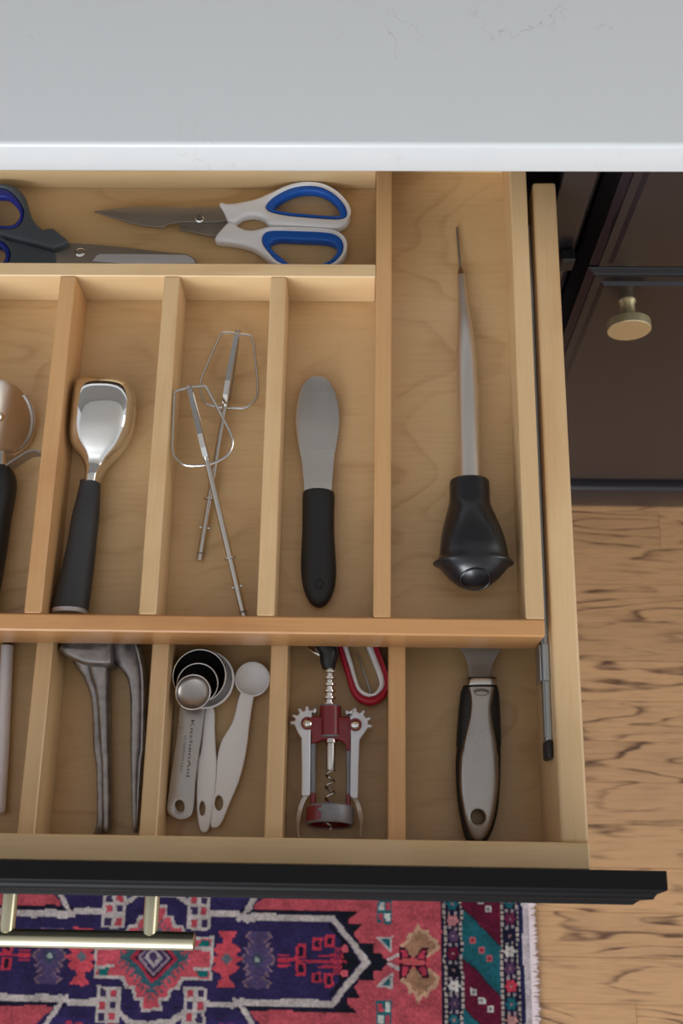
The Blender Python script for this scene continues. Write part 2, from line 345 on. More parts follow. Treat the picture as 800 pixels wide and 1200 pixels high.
# runner on the drawer side, carrying the tray
sl = box('runner', 'zinc', dr, .1293, IR, P(645, 875, .79).y, DB-.03, .781, .797, .0008, 'zinc runner the tray slides on')
box('runner_lip', 'zinc', sl, .1282+.0004, .1293, P(645, 866, .79).y, P(645, 752, .79).y+.02, .793, .797, 0)
yk = P(642, 757, .79).y; bm = bmesh.new()
add_box(bm, .1272, .1288, P(642, 800, .79).y, yk, .774, .795, .0008); add_box(bm, .1288, .1334, P(642, 800, .79).y, yk, .797, .7995, .0004)
finish('runner_carriage', bm, 'zinc', sl)
bm = bmesh.new(); add_box(bm, .1288, IR, P(643, 891, .79).y, P(643, 868, .79).y, .779, .8, .002, 2); finish('end_stop', bm, 'black', sl, True)
# ------------------------------------------------------------------ the sliding tray
CF, CB = .1691, .1819; BF, BB = .4605, .4726; RL, RR = .1149, .1282; TBK = .60
ysb = P(220, 221, TF).y
tr = thing('cutlery_tray', (-.19, .37, TB), 'sliding maple cutlery tray with thin dividers, sitting high inside the drawer', 'tray')
box('tray_side', 'maple_y', tr, RL, RR, CB+.0001, TBK, TB, TT-.0002, .0008)
box('tray_side', 'maple_y', tr, -.5178, -.505, CB+.0001, TBK, TB, TT-.0002, .0008)
box('tray_front', 'cherry_x', tr, -.5178, RR, CF, CB, TB, TT, .0012, 'reddish lacquered front board of the tray')
box('tray_back', 'maple_x', tr, -.505, RL, TBK-.0125, TBK, TB, TT, .0008)
box('tray_base', 'ply', tr, -.505, RL, CB, TBK-.0125, TB, TF, 0)
box('divider', 'red_y', tr, .0047, .0047+.0126, CB+.0001, TBK-.0126, TF, TT-.0003, .0008)
box('cross_divider', 'maple_x', tr, -.505, .0045, BF, BB, TF, TT-.0001, .0008)
box('cross_divider', 'maple_x', tr, -.505, .0045, ysb, ysb+.012, TF, TT-.0001, .0008)
for k, ax in enumerate((-.4195, -.3349, -.25, -.1658, -.0798)):
    box('divider', 'red_y' if k == 2 else 'maple_y', tr, ax, ax+.0126, CB+.0001, BF-.0001, TF, TT-.0003, .0008)
# ------------------------------------------------------------------ scissors
def screw(name, parent, px, py, z, r, m='chrome'):
    c = P(px, py, z+.0012); c.z = z
    return lathe_ob(name, m, parent, c, (0, 0, 1), [(0, 0), (r, 0), (r, .0006), (r*.75, .0014), (r*.35, .0014), (r*.3, .0009), (0, .0009)], 20)
K = lambda pts: crop(240, 200, 4.444, pts)
t = thing('scissors', P(260, 262, TF), 'white kitchen scissors with bright blue ring linings in the back compartment', 'scissors')
z0, z1 = TF+.0012, TF+.0122
up_o = K([(75,163),(130,166),(200,155),(270,138),(340,108),(400,80),(460,63),(530,59),(600,68),(660,93),(710,130),(745,175),(759,222),(745,262),(710,286),(660,294),(580,290),(500,284),(420,279),(350,276),(328,268),(310,246),(280,231),(240,226),(195,235),(165,255),(148,264),(118,255),(98,213)])
up_bo = K([(318,177),(345,143),(400,108),(460,84),(530,74),(600,81),(660,108),(708,150),(737,195),(737,230),(700,246),(620,244),(520,236),(420,226),(350,211),(324,196)])
up_bi = K([(360,186),(375,165),(420,135),(480,111),(540,104),(600,111),(650,135),(688,175),(704,214),(690,233),(640,237),(560,231),(470,223),(400,212),(366,204)])
lo_o = K([(52,342),(75,310),(118,266),(150,269),(180,290),(220,303),(260,303),(300,292),(350,286),(500,291),(600,297),(670,308),(715,335),(738,375),(738,420),(715,460),(670,500),(600,526),(520,534),(440,520),(370,488),(325,455),(280,418),(230,392),(150,373),(62,361)])
lo_bo = K([(297,345),(315,318),(360,308),(500,311),(620,317),(680,330),(714,360),(720,400),(694,450),(640,485),(560,510),(480,512),(415,490),(365,455),(325,410),(301,375)])
lo_bi = K([(338,382),(355,362),(400,353),(500,358),(600,362),(660,372),(688,395),(684,425),(650,465),(600,486),(520,496),(450,486),(400,450),(352,410)])
h1 = plate('handle', 'white', t, [up_o, up_bo], z0, z1, .003); plate('ring_lining', 'blue', h1, [up_bo, up_bi], z0+.0005, z1-.0012, .0018)
h2 = plate('handle', 'white', t, [lo_o, lo_bo], z0, z1, .003); plate('ring_lining', 'blue', h2, [lo_bo, lo_bi], z0+.0005, z1-.0012, .0018)
c1, c2 = P(355, 266, z1-.002), P(366, 268, z1-.002)
box('stop_tab', 'white', h2, min(c1.x, c2.x), max(c1.x, c2.x), c2.y-.005, c1.y+.004, z0+.002, z1-.003, .001)
Bc = lambda pts: crop(100, 200, 5, pts)
plate('blade', 'blade', t, [Bc([(48,237),(120,226),(250,212),(380,208),(480,210),(600,215),(640,211),(800,213),(850,225),(850,290),(760,300),(640,300),(560,300),(500,308),(465,322),(450,334),(350,323),(250,301),(150,271)])], z0+.006, z0+.0082, .0005, n=1)
plate('blade', 'blade', t, [Bc([(150,262),(300,268),(500,300),(600,260),(760,240),(850,290),(830,360),(752,386),(640,361),(545,346),(562,326),(545,309),(500,309),(465,323),(450,334),(350,323),(250,301)])], z0+.0036, z0+.0058, .0005, n=1)
screw('pivot_screw', t, 233.6, 255.6, z0+.0082, .0038)
t = thing('scissors', P(60, 285, TF), 'slate grey scissors with dark blue ring linings at the left end of the back compartment', 'scissors')
K = lambda pts: crop(0, 200, 6.667, pts)
up_o = K([(0,93),(60,97),(110,115),(160,152),(195,208),(215,280),(240,350),(280,408),(330,452),(352,448),(400,444),(420,450),(470,490),(520,534),(518,560),(470,585),(412,602),(385,598),(300,572),(150,536),(0,496),(-70,478),(-140,440),(-185,370),(-192,290),(-160,200),(-90,125)])
up_bo = K([(0,128),(60,148),(110,188),(152,240),(180,300),(178,360),(152,412),(102,442),(30,448),(-50,432),(-112,392),(-134,310),(-112,220),(-60,150)])
up_bi = K([(0,200),(50,205),(95,238),(135,290),(152,342),(132,390),(90,420),(30,430),(-40,410),(-85,370),(-98,300),(-75,235),(-40,205)])
lo_o = K([(0,522),(150,552),(300,592),(405,622),(425,640),(432,700),(415,735),(260,760),(120,775),(60,810),(-20,830),(-130,825),(-215,770),(-225,650),(-160,560),(-80,520)])
lo_bo = K([(0,543),(42,570),(72,620),(72,670),(52,720),(0,760),(-80,772),(-145,722),(-155,640),(-105,570),(-52,543)])
lo_bi = K([(-10,588),(22,612),(38,650),(32,690),(0,728),(-60,740),(-105,700),(-110,640),(-72,592)])
h1 = plate('handle', 'greyplastic', t, [up_o, up_bo], TF+.007, TF+.0165, .0025); plate('ring_lining', 'navy', h1, [up_bo, up_bi], TF+.0075, TF+.0158, .002)
h2 = plate('handle', 'greyplastic', t, [lo_o, lo_bo], TF+.0012, TF+.0105, .0025); plate('ring_lining', 'navy', h2, [lo_bo, lo_bi], TF+.0015, TF+.0098, .002)
plate('blade', 'blade', t, [[(56,288.5),(66,283.5),(79.5,284.3),(120,287),(150,290.2),(200,296),(219,297.4),(228,303),(231,308),(150,309.5),(64,309)]], TF+.0068, TF+.0085, .0004, n=1)
plate('blade', 'alu', t, [[(108,306),(113,299.5),(117,297.6),(160,297.6),(219,298.6),(226,303),(229,308.5),(150,309)]], TF+.0086, TF+.0091, .0002, n=1, label='ground bright edge of the blade')
screw('pivot_screw', t, 93.7, 295.2, TF+.0085, .0042)
# ------------------------------------------------------------------ ice cream spade
t = thing('ice_cream_scoop', P(112, 590, TF), 'polished rounded metal ice cream scoop, bowl face down, with a charcoal grip', 'scoop')
q = lambda y, L, R: (61.8+L/6.667, 61+R/6.667, 430+y/6.667)
st = []
for y, L, R, h in ((86,330,400,.003),(92,285,480,.010),(104,235,540,.016),(130,185,595,.022),(190,140,640,.027),(290,108,657,.029),(400,105,647,.029),(500,113,628,.028),(590,138,590,.025),(660,175,545,.022),(720,222,488,.019),(780,250,432,.0165),(850,257,388,.010),(915,255,372,.0095)):
    a, b, c = q(y, L, R); zc = TF+.0018+h*.62
    while P(a, c, zc).x < -.2358: a += .25
    st.append((a, b, c, c, zc if y < 800 else TF+.0145, h*.62 if y < 800 else h))
loft_ob('bowl', 'chrome', t, st, 40, 2.5)
q = lambda y, L, R: (L/3.75, R/3.75, 420+y/3.75)
st = []
for y, L, R in ((541,352,438),(560,350,440),(620,336,438),(700,316,434),(800,300,423),(900,278,413),(1000,254,401),(1060,240,393),(1108,229,386)):
    a, b, c = q(y, L, R); st.append((a, b, c, c, TF+.0145, (b-a)/1310*.8/2*.93))
loft_ob('grip', 'grip', t, st, 28, 2.3)
a, b, c = q(1108, 231, 383); a2, b2, c2 = q(1124, 236, 374)
loft_ob('end_cap', 'alu', t, [(a, b, c, c, TF+.0145, .0138), (a2, b2, c2, c2, TF+.0145, .0125)], 28, 2.3)
# ------------------------------------------------------------------ mixer beaters
def beater(label, hub, tip, loop, zh, zt, vert, collar, pin, notch, drop):
    t = thing('mixer_beater', P(*hub, TF), label, 'beater', 'mixer beaters')
    H, T = P(*hub, zh), P(*tip, zt); d = (T-H); Lh = d.length; u = d/Lh
    n = Vector((u.y, -u.x, 0)).normalized(); vv = u.cross(n); vv = vv if vv.z > 0 else -vv
    at = lambda px, py: u.dot(P(px, py, (zh+zt)/2)-H)
    e = at(*drop)
    tube_ob('shaft', 'steel', t, [H+u*.001, H+u*e, H+u*(Lh*.6), T], [.0015, .0023, .0026, .0026], 14)
    lp = [P(x, y, zh-.0002*i*0+(zt-zh)*max(0, min(1, u.dot(P(x, y, zh)-H)/Lh))) for i, (x, y) in enumerate((p[0], p[1]) for p in spline([(*p, 0) for p in loop], True, 5))]
    if label.endswith('tray'): lp = [Vector((max(p.x, -.1516), p.y, p.z)) for p in lp]
    tube_ob('wire_loop', 'steel', t, lp, .00115, 8, True)
    pts = [(0, 0), (.05, vert*.35), (.35, vert*.72), (.7, vert), (.88, vert*.95), (.98, vert*.6), (1.0, .001)]
    for s in (1, -1):
        c = [H+u*(e*a)+vv*(s*b*.62) for a, b in pts]
        bm = bmesh.new(); secs = []
        for i, p in enumerate(c):
            tt = (c[min(i+1, len(c)-1)]-c[max(i-1, 0)]).normalized(); k = tt.cross(n).normalized(); w_ = .0019
            secs.append([p+n*w_+k*.0004, p-n*w_+k*.0004, p-n*w_-k*.0004, p+n*w_-k*.0004])
        ring_sections(bm, secs); finish('blade_strip', bm, 'chrome', t)
    lathe_ob('hub', 'steel', t, H-u*.0012, u, [(0, 0), (.0022, 0), (.0024, .0012), (.0024, .003), (0, .003)], 12)
    for k, rr in ((collar, .0047), ):
        lathe_ob('collar', 'steel', t, H+u*(at(*k)-.0006), u, [(0, 0), (rr, 0), (rr, .0011), (0, .0011)], 20)
    pc = H+u*at(*pin); tube_ob('pin', 'steel', t, [pc-n*.004, pc+n*.004], .0012, 8)
    nc = H+u*at(*notch); lathe_ob('groove', 'blade', t, nc, u, [(0, 0), (.0028, 0), (.0028, .0016), (0, .0016)], 14)
    return t
Lp = lambda pts: crop(190, 380, 6.667, pts)
beater('mixer beater lying underneath, its wire loop farther back and its shaft end left', (278.5, 389), (233.5, 657), Lp([(545,66),(480,64),(452,88),(400,200),(345,325),(300,440),(298,520),(320,590),(365,632),(450,650),(560,656),(640,655),(700,620),(742,560),(746,450),(730,300),(715,150),(692,92),(630,80)]), TF+.0155, TF+.0035, .0135, (243.5,584), (240,617), (236,646), (262,478))
beater('mixer beater lying on top, its shaft reaching the front board of the tray', (222, 454), (286, 723), Lp([(100,530),(190,500),(300,485),(338,488),(380,560),(440,670),(492,770),(540,870),(549,940),(520,1010),(455,1060),(380,1090),(300,1103),(200,1103),(130,1070),(87,1010),(77,900),(85,700),(90,560)]), TF+.037, TF+.010, .022, (268.5,653), (276,686), (283.5,714), (242,541))
# ------------------------------------------------------------------ sandwich spreader
t = thing('spreader', P(372, 590, TF), 'wide rounded spreader blade with a serrated edge and fat black grip', 'spreader')
L = [(160,1115),(150,960),(135,820),(110,700),(93,580),(83,480),(88,380),(103,290),(128,200),(168,130),(218,92),(280,81),(342,95),(390,140)]
Rr = [(425,205),(450,290),(463,380),(468,450),(465,540),(450,640),(435,740)]
sm = spline([(*p, 0) for p in Rr], False, 6); ser = []
for i, p in enumerate(sm): ser.append((p.x+(6.5 if i % 2 else -4.5), p.y))
o = [(p.x, p.y) for p in spline([(*p, 0) for p in L], False, 4)]+ser+[(418,880),(408,1000),(400,1115)]
plate('blade', 'steel', t, [crop(335, 430, 7.5, o)], TF+.0062, TF+.0074, .0003, n=1)
q = lambda y, L, R: (180+L/3.243, 180+R/3.243, 370+y/3.243)
st = []
for y, L, R, h in ((663,588,660,.0055),(668,573,678,.0068),(682,566,687,.0076),(750,565,686,.008),(820,564,686,.0082),(880,561,689,.0086),(950,559,693,.0088),(1000,562,692,.0085),(1045,571,685,.0078),(1080,586,670,.0066),(1100,603,652,.005),(1108,620,636,.003)):
    a, b, c = q(y, L, R); st.append((a, b, c, c, TF+.0089, h))
g = loft_ob('grip', 'rubber', t, st, 28, 2.3)
bm = bmesh.new(); c = P(374, 684, TF+.0176); tube(bm, [c+Vector((math.cos(a)*.0028, math.sin(a)*.0036, 0)) for a in np.linspace(0, 2*math.pi, 20, endpoint=False)], .00035, 6, True); finish('embossed_ring', bm, 'black', g, True)
# ------------------------------------------------------------------ baster
t = thing('baster', P(548, 480, TF), 'long steel turkey baster with a black rubber bulb and fine needle tip', 'baster')
st = [(535.6,544.7,322,322,TF+.0045,.0027),(536.3,548.8,355,355,TF+.006,.0038),(535.5,553.5,382,382,TF+.008,.0055),(534.4,558,416,416,TF+.0095,.0073),(535,561.5,470,470,TF+.0115,.0082),(535.8,563,520,520,TF+.0135,.0086),(536.6,564.5,566,566,TF+.0155,.0087)]
loft_ob('tube', 'tube', t, st, 28)
loft_ob('needle_collar', 'amber', t, [(538.2,540.2,312,312,TF+.004,.0008),(536.8,542.2,317,317,TF+.0043,.0018),(535.8,544.2,323,323,TF+.0046,.0028)], 16)
tube_ob('needle', 'blade', t, [P(535.2,266.5,TF+.0018), P(535.8,275,TF+.002), P(539.2,314,TF+.0042)], [.0008, .0011, .0012], 10)
q = lambda y, L, R: (420+L/2.857, 420+R/2.857, 480+y/2.857)
st = []
for y, L, R, z in ((236,318,424,.0165),(239,307,434,.0165),(250,304,438,.0168),(300,304,440,.018),(325,300,444,.0185),(370,288,464,.0205),(420,277,484,.022),(465,272,496,.023),(498,268,503,.0235),(508,258,512,.0235),(513,250,519,.0235),(518,250,519,.0235),(526,268,503,.0235),(545,285,488,.0235),(570,308,465,.0235),(588,332,440,.0235),(596,350,424,.0235),(599,370,404,.0235)):
    a, b, c = q(y, L, R); h = (b-a)/2*.795/1309
    if h > .0232: h = .0232
    st.append((a, b, c, c, TF+max(z, h+.0002), h))
bb = loft_ob('bulb', 'bulb', t, st, 40, sub=3)
ec = P(554.5, 661, TF+.0235); ea = Vector((0, -.8, .6)); eu = Vector((1, 0, 0)); ev = ea.cross(eu); ha = math.radians(27)
sp_ = [ea*math.cos(ha)+(eu*math.cos(a)+ev*math.sin(a))*math.sin(ha) for a in np.linspace(0, 2*math.pi, 32, endpoint=False)]
tube_ob('end_ring', 'bulb', bb, [ec+Vector((v.x*.0236, v.y*.0215, v.z*.0226)) for v in sp_], .0006, 8, True)
# ------------------------------------------------------------------ pizza cutter
t = thing('pizza_cutter', P(0, 520, TF), 'pizza wheel with a chrome guard and black handle, cut off by the left frame edge', 'pizza cutter')
cc = P(-1, 489, TF+.0262); a1 = P(15, 441, TF+.03)-P(-1, 489, TF+.03); a1 = a1.normalized(); side = Vector((a1.y, -a1.x, 0)); tl = math.radians(50)
nr = (side*math.sin(tl)+Vector((0, 0, math.cos(tl)))); b1_ = nr.cross(a1)
lathe_ob('wheel', 'steel', t, cc-nr*.0007, nr, [(0, 0), (.027, 0), (.0302, .0006), (.0302, .0008), (.027, .0014), (0, .0014)], 64)
lathe_ob('axle', 'chrome', t, cc-nr*.003, nr, [(0, 0), (.0035, 0), (.0035, .0055), (.002, .0062), (0, .0062)], 20)
gp = [cc+a1*(math.cos(x)*.0312)+b1_*(math.sin(x)*.0312)+nr*.001 for x in np.linspace(-math.radians(28), -math.radians(200), 34)]
if (gp[8]-cc).dot(side) < 0: gp = [cc+a1*(math.cos(x)*.0312)+b1_*(math.sin(x)*.0312)+nr*.001 for x in np.linspace(math.radians(28), math.radians(200), 34)]
bm = bmesh.new(); secs = []
for i, p in enumerate(gp):
    tt = (gp[min(i+1, 33)]-gp[max(i-1, 0)]).normalized(); k = tt.cross(nr).normalized()
    secs.append([p+k*.0008+nr*.0018, p-k*.0008+nr*.0018, p-k*.0008-nr*.0018, p+k*.0008-nr*.0018])
ring_sections(bm, secs); finish('guard', bm, 'chrome', t)
tg = [P(x, y, TF+.021) for x, y in crop(0, 430, 9.23, [(-60,1075),(0,1083),(50,1072),(130,1015),(215,960),(300,912),(370,900),(410,912),(428,932)])]
tg = spline(tg, False, 4); bm = bmesh.new(); secs = []
for i, p in enumerate(tg):
    tt = (tg[min(i+1, len(tg)-1)]-tg[max(i-1, 0)]).normalized(); k = Vector((-tt.y, tt.x, 0)).normalized()*.0007; lo = Vector((0, 0, -.0125))
    secs.append([p+k, p-k, p-k+lo, p+k+lo])
ring_sections(bm, secs); finish('thumb_guard', bm, 'satin', t, True)
loft_ob('neck', 'chrome', t, [(-8,7,530,530,TF+.017,.004),(-8,8,552,552,TF+.016,.006)], 16)
loft_ob('grip', 'rubber', t, [(-12,10,547,547,TF+.016,.007),(-18,16,553,553,TF+.015,.0115),(-21,18.7,566,566,TF+.0145,.0135),(-22,17,582,582,TF+.0145,.0135),(-26,12,610,610,TF+.0145,.013),(-29,7,645,645,TF+.0145,.013),(-33,0,685,685,TF+.0145,.013),(-35,-5,712,712,TF+.0145,.012),(-30,-12,722,722,TF+.0145,.008)], 24, 2.3)
# ------------------------------------------------------------------ white handled utensil
t = thing('utensil', P(2, 860, LF), 'slim white plastic handled utensil at the far left of the front row', 'utensil')
loft_ob('handle', 'pinkwhite', t, [(2,16,759,759,LF+.0065,.0052),(1.5,15.5,762,762,LF+.0065,.0056),(-1,13,820,820,LF+.0065,.0056),(-4,10.5,880,880,LF+.0065,.0056),(-7,7.2,933,933,LF+.0065,.0055),(-8,6.6,948,948,LF+.0065,.005),(-5,4,953,953,LF+.0065,.003)], 20)
loft_ob('ferrule', 'amber', t, [(4,15,740,740,LF+.0065,.0045),(3.4,14.8,759,759,LF+.0065,.0045)], 16)
loft_ob('shaft', 'satin', t, [(8,14,650,650,LF+.0065,.002),(6,13,741,741,LF+.0065,.002)], 12)
# ------------------------------------------------------------------ cast metal press
t = thing('hand_press', P(120, 860, LF), 'heavy tarnished cast metal squeezer lying open with two long handles', 'squeezer')
q = lambda y, L, R, z, h, yo=745: (60+L/6.154, 60+R/6.154, yo+y/6.154, yo+y/6.154, LF+z, h)
a_ = [q(150,150,300,.012,.006),q(205,165,295,.011,.0075),(q(240,190,300,.010,.007)),q(300,235,312,.009,.0065),q(400,275,345,.008,.006),q(500,295,358,.007,.0055),q(650,303,368,.0065,.005),q(830,307,378,.0065,.0045),q(200,323,384,.006,.0042,860),q(400,332,386,.006,.004,860),q(620,332,386,.0055,.004,860),q(690,318,384,.0045,.0035,860),q(722,306,380,.0035,.0025,860)]
b_ = [q(150,280,426,.013,.009),q(240,280,426,.0125,.0095),q(300,290,426,.0115,.0095),q(400,325,426,.011,.009),q(500,340,426,.0105,.0088),q(650,352,428,.010,.0085),q(830,362,430,.0095,.008),q(200,370,433,.009,.0075,860),q(400,374,436,.0085,.007,860),q(600,378,436,.008,.0065,860),q(690,382,430,.0075,.006,860),q(716,394,416,.007,.003,860)]
bm = bmesh.new(); loft(bm, a_, 16, 3.2); loft(bm, b_, 18, 2.8); finish('handle', bm, 'cast', t, True)
plate('jaw', 'cast', t, [crop(60, 745, 6.154, [(47,88),(62,62),(100,20),(160,-60),(300,-110),(432,-110),(432,60),(431,190),(412,206),(350,208),(270,203),(190,180),(100,138),(55,108)])], LF+.006, LF+.0325, .0035, n=3)
a_ = [q(-60,400,560,.016,.008),q(40,420,610,.0155,.009),q(120,435,640,.015,.0095),q(200,470,655,.0145,.0095),q(300,545,667,.0135,.009),q(400,570,668,.0125,.0085),q(550,577,668,.0115,.008),q(700,576,664,.011,.0075),q(830,575,656,.0105,.0072),q(200,577,645,.0095,.0068,860),q(400,582,636,.009,.0064,860),q(600,588,630,.0085,.006,860),q(690,594,624,.008,.005,860),q(712,602,618,.008,.003,860)]
b_ = [q(-60,540,640,.020,.009),q(60,590,650,.020,.010),q(150,625,665,.0195,.010),q(250,645,685,.0185,.0098),q(350,652,692,.017,.0092),q(500,652,692,.0155,.0085),q(700,648,688,.014,.008),q(830,644,683,.013,.0075),q(200,630,672,.0115,.007,860),q(400,618,656,.010,.006,860),q(600,612,640,.009,.005,860),q(690,610,632,.008,.004,860)]
bm = bmesh.new(); loft(bm, a_, 16, 2.8); loft(bm, b_, 14, 2.2); finish('handle', bm, 'cast', t, True)
plate('hinge_plate', 'cast', t, [crop(60, 745, 6.154, [(440,20),(520,40),(560,70),(660,30),(710,-10),(710,-140),(440,-140)])], LF+.002, LF+.0135, .002, n=2)
# ------------------------------------------------------------------ measuring spoons
def bowl(name, m, parent, px, py, z, r, depth, th=.0008, rim=None, steep=1.0, label=None):
    c = P(px, py, z); out = []; inn = []
    for k in range(9):
        a = k/8*math.pi/2; out.append((r*math.sin(a)**steep if k else 0, -depth*math.cos(a)))
    for k in range(8, -1, -1):
        a = k/8*math.pi/2; inn.append(((r-th)*math.sin(a)**steep if k else 0, -(depth-th)*math.cos(a)))
    o = lathe_ob(name, m, parent, c, (0, 0, 1), out+[(r, .0003)]+[(r-th, .0003)]+inn, 48, label=label)
    if rim:
        bm = bmesh.new(); tube(bm, [c+Vector((math.cos(a)*r, math.sin(a)*r, .0004)) for a in np.linspace(0, 2*math.pi, 48, endpoint=False)], .0007, 8, True); finish('rim', bm, rim, o, True)
    return o
def ell(cx, cy, rx, ry, n=16): return [(cx+rx*math.cos(a), cy+ry*math.sin(a)) for a in np.linspace(0, 2*math.pi, n, endpoint=False)]
sc_ = lambda px, z: px*(CH-z)/1309*.985
k7 = lambda pts: crop(185, 750, 5.714, pts); k8 = lambda pts: crop(185, 850, 5.714, pts)
t = thing('measuring_spoon', P(246, 880, LF), 'large white plastic measuring spoon cradling the dark metal spoon bowls', 'measuring spoon', 'measuring spoons')
bowl('bowl', 'white', t, 240.2, 796.5, LF+.0158, sc_(35.2, LF+.016), .0154, .0016)
pl = k7([(318,455),(375,462),(380,600),(387,743)])+k8([(393,230),(393,300),(388,420),(370,560),(345,680),(318,718),(290,712),(272,670),(262,600),(256,480),(260,330),(268,230)])+k7([(285,743),(300,600)])
ho = k8(ell(295, 557, 20, 48))
plate('handle', 'white', t, [pl, ho], LF+.004, LF+.0078, .0013, n=3)
t = thing('measuring_spoon', P(280, 880, LF), 'small white plastic measuring spoon with a pale grey bowl, set apart on the right', 'measuring spoon', 'measuring spoons')
c = P(295.6, 795.5, LF+.010)
bowl('bowl', 'white', t, 295.6, 796, LF+.010, sc_(21, LF+.01), .0085, .0012)
plate('handle', 'white', t, [k7([(548,360),(590,352),(636,366),(638,400),(625,480),(608,600),(602,671)])+k8([(580,230),(540,380),(480,520),(432,640),(402,680),(375,687),(352,670),(360,560),(385,400),(394,250)])+k7([(408,733),(430,665),(460,615),(505,530)]), k8(ell(407, 520, 28, 50))], LF+.0068, LF+.0098, .0012, n=3)
def spoon(label, bx, by, br, z, depth, mb, outline, z0, z1, hole=None):
    t = thing('measuring_spoon', P(bx, by, LF), label, 'measuring spoon', 'measuring spoons')
    bowl('bowl', mb, t, bx, by, z, sc_(br, z), depth, .0006, 'steel' if mb == 'spoon_dark' else 'steel')
    h = plate('handle', 'satin', t, [outline]+([hole] if hole else []), z0, z1, .0003, n=3)
    return t, h
sh = lambda pts, dx, dy: [(x+dx, y+dy) for x, y in pts]
H_ = k7([(152,440),(232,470),(308,452),(298,571),(285,680)])+k8([(270,200),(245,400),(236,540),(228,590),(206,618),(155,632),(105,618),(72,590),(60,560),(75,430),(100,250)])+k7([(122,680),(136,560)])
ho = k8(ell(143, 548, 34, 48))
spoon('largest metal measuring spoon, dark inside, lowest of the nested metal three', 233.5, 792, 31.8, LF+.0222, .0100, 'spoon_dark', sh(H_, 1.2, -3), LF+.0082, LF+.0095, sh(ho, 1.2, -3))
spoon('middle metal measuring spoon, nested between the largest and the smallest metal ones', 231.4, 801, 24.3, LF+.0236, .0085, 'spoon_dark', sh(H_, .6, -1.5), LF+.0099, LF+.0112, sh(ho, .6, -1.5))
t, h = spoon('smallest metal measuring spoon, topmost of the stack, with lettering on its handle', 226.1, 811, 20.6, LF+.0300, .0058, 'satin', H_, LF+.0116, LF+.0129, ho)
zt_ = LF+.01295
def along(a, b):
    A, B = P(*a, zt_), P(*b, zt_); d = (B-A); ang = math.atan2(d.y, d.x); return (A+B)/2, Matrix.Rotation(ang, 3, 'Z'), d.length
c, R, Ln = along(crop(185, 850, 5.714, [(232, -35)])[0], crop(185, 850, 5.714, [(200, 345)])[0])
text_ob('lettering', 'KitchenAid', 'print', h, c, R, Ln, .00008, None, .0036)
c, R, Ln = along(crop(185, 850, 5.714, [(183, 70)])[0], crop(185, 850, 5.714, [(156, 305)])[0])
text_ob('lettering', '1/2 TEASPOON 2.5ml', 'print', h, c, R, Ln, .00008, None, .0026)
# ------------------------------------------------------------------ wing corkscrew
t = thing('corkscrew', P(387, 890, LF), 'dark red winged corkscrew with silver toothed levers and a worn grey ring', 'corkscrew')
k1 = lambda pts: crop(330, 750, 6.154, pts); k2 = lambda pts: crop(330, 860, 6.154, pts)
ZA = LF+.0185
body = k1([(150,560),(185,545),(285,548),(420,548),(530,560),(575,585),(583,615),(560,650),(500,665),(497,700)])+k2([(497,60),(497,118),(470,120),(455,70),(420,45),(355,38),(290,45),(250,65),(212,70),(212,20)])+k1([(212,665),(190,645),(155,625),(143,590)])
fb = plate('frame', 'red', t, [body], ZA-.004, ZA+.0045, .0014, n=1)
fb2 = tube_ob('sleeve', 'red', t, [P(387, 828, ZA), P(387, 862.5, ZA)], .0082, 24)
for nm, a, b in (('leg', (207, 246), 60), ('leg', (464, 497), 115)):
    x0_, x1_ = a; bm = bmesh.new()
    for (ya, yb_, mm) in ((b, 515, 'greymetal'),):
        loft(bm, [(330+x0_/6.154, 330+x1_/6.154, 860+ya/6.154-2, 860+ya/6.154-2, ZA, .0026), (330+x0_/6.154, 330+x1_/6.154, 860+515/6.154, 860+515/6.154, ZA, .0026)], 12, 3, sub=1)
    finish(nm, bm, 'greymetal', t, True)
    loft_ob('leg_enamel', 'red', t, [(330+(x0_-1)/6.154, 330+(x1_+1)/6.154, 860+(425+(20 if x0_ > 300 else 0))/6.154, 860+425/6.154, ZA, .0029), (330+(x0_-2)/6.154, 330+(x1_+2)/6.154, 860+516/6.154, 860+516/6.154, ZA, .003)], 12, 3, sub=1, label='remaining red enamel on the leg foot')
yA, yB = P(387, 944, ZA+.017).y, P(387, 966, ZA).y+.001; cr_ = P(386.5, 955, ZA); cr_.y = yA; rr = .0179
rax = Vector((0, -.993, .118)); ru = Vector((1, 0, 0)); rv = Vector((0, .118, .993)); rc_ = Vector((cr_.x, yA, LF+.0186))
lathe_ob('ring', 'greymetal', t, rc_, rax, [(rr*.55, 0), (rr-.001, 0), (rr, .001), (rr, .0125), (rr-.0008, .0135), (rr-.0022, .0135), (rr-.0024, .0125), (rr-.0024, .0015), (rr*.55, .0015)], 48, True)
bm = bmesh.new(); rw = random.Random(4); rows = []      # worn enamel patch on the ring
for j in range(9):
    row = []
    for i in range(12):
        a = math.radians(112+66*i/11+(rw.uniform(-1, 1) if 0 < i < 11 else rw.uniform(-6, 8))); row.append(bm.verts.new(rc_+rax*(.0015+.0105*j/8)+(ru*math.cos(a)+rv*math.sin(a))*(rr+.00012)))
    rows.append(row)
for j in range(8):
    for i in range(11): bm.faces.new((rows[j][i], rows[j][i+1], rows[j+1][i+1], rows[j+1][i]))
finish('enamel_patch', bm, 'red', t, True, 'worn patch of red enamel on the ring')
lathe_ob('ring_lining', 'red', t, rc_+rax*.0016, rax, [(rr*.5, 0), (rr-.0025, 0), (rr-.0025, .0112), (rr-.003, .0112), (rr-.003, .0006), (rr*.5, .0006)], 40, True)
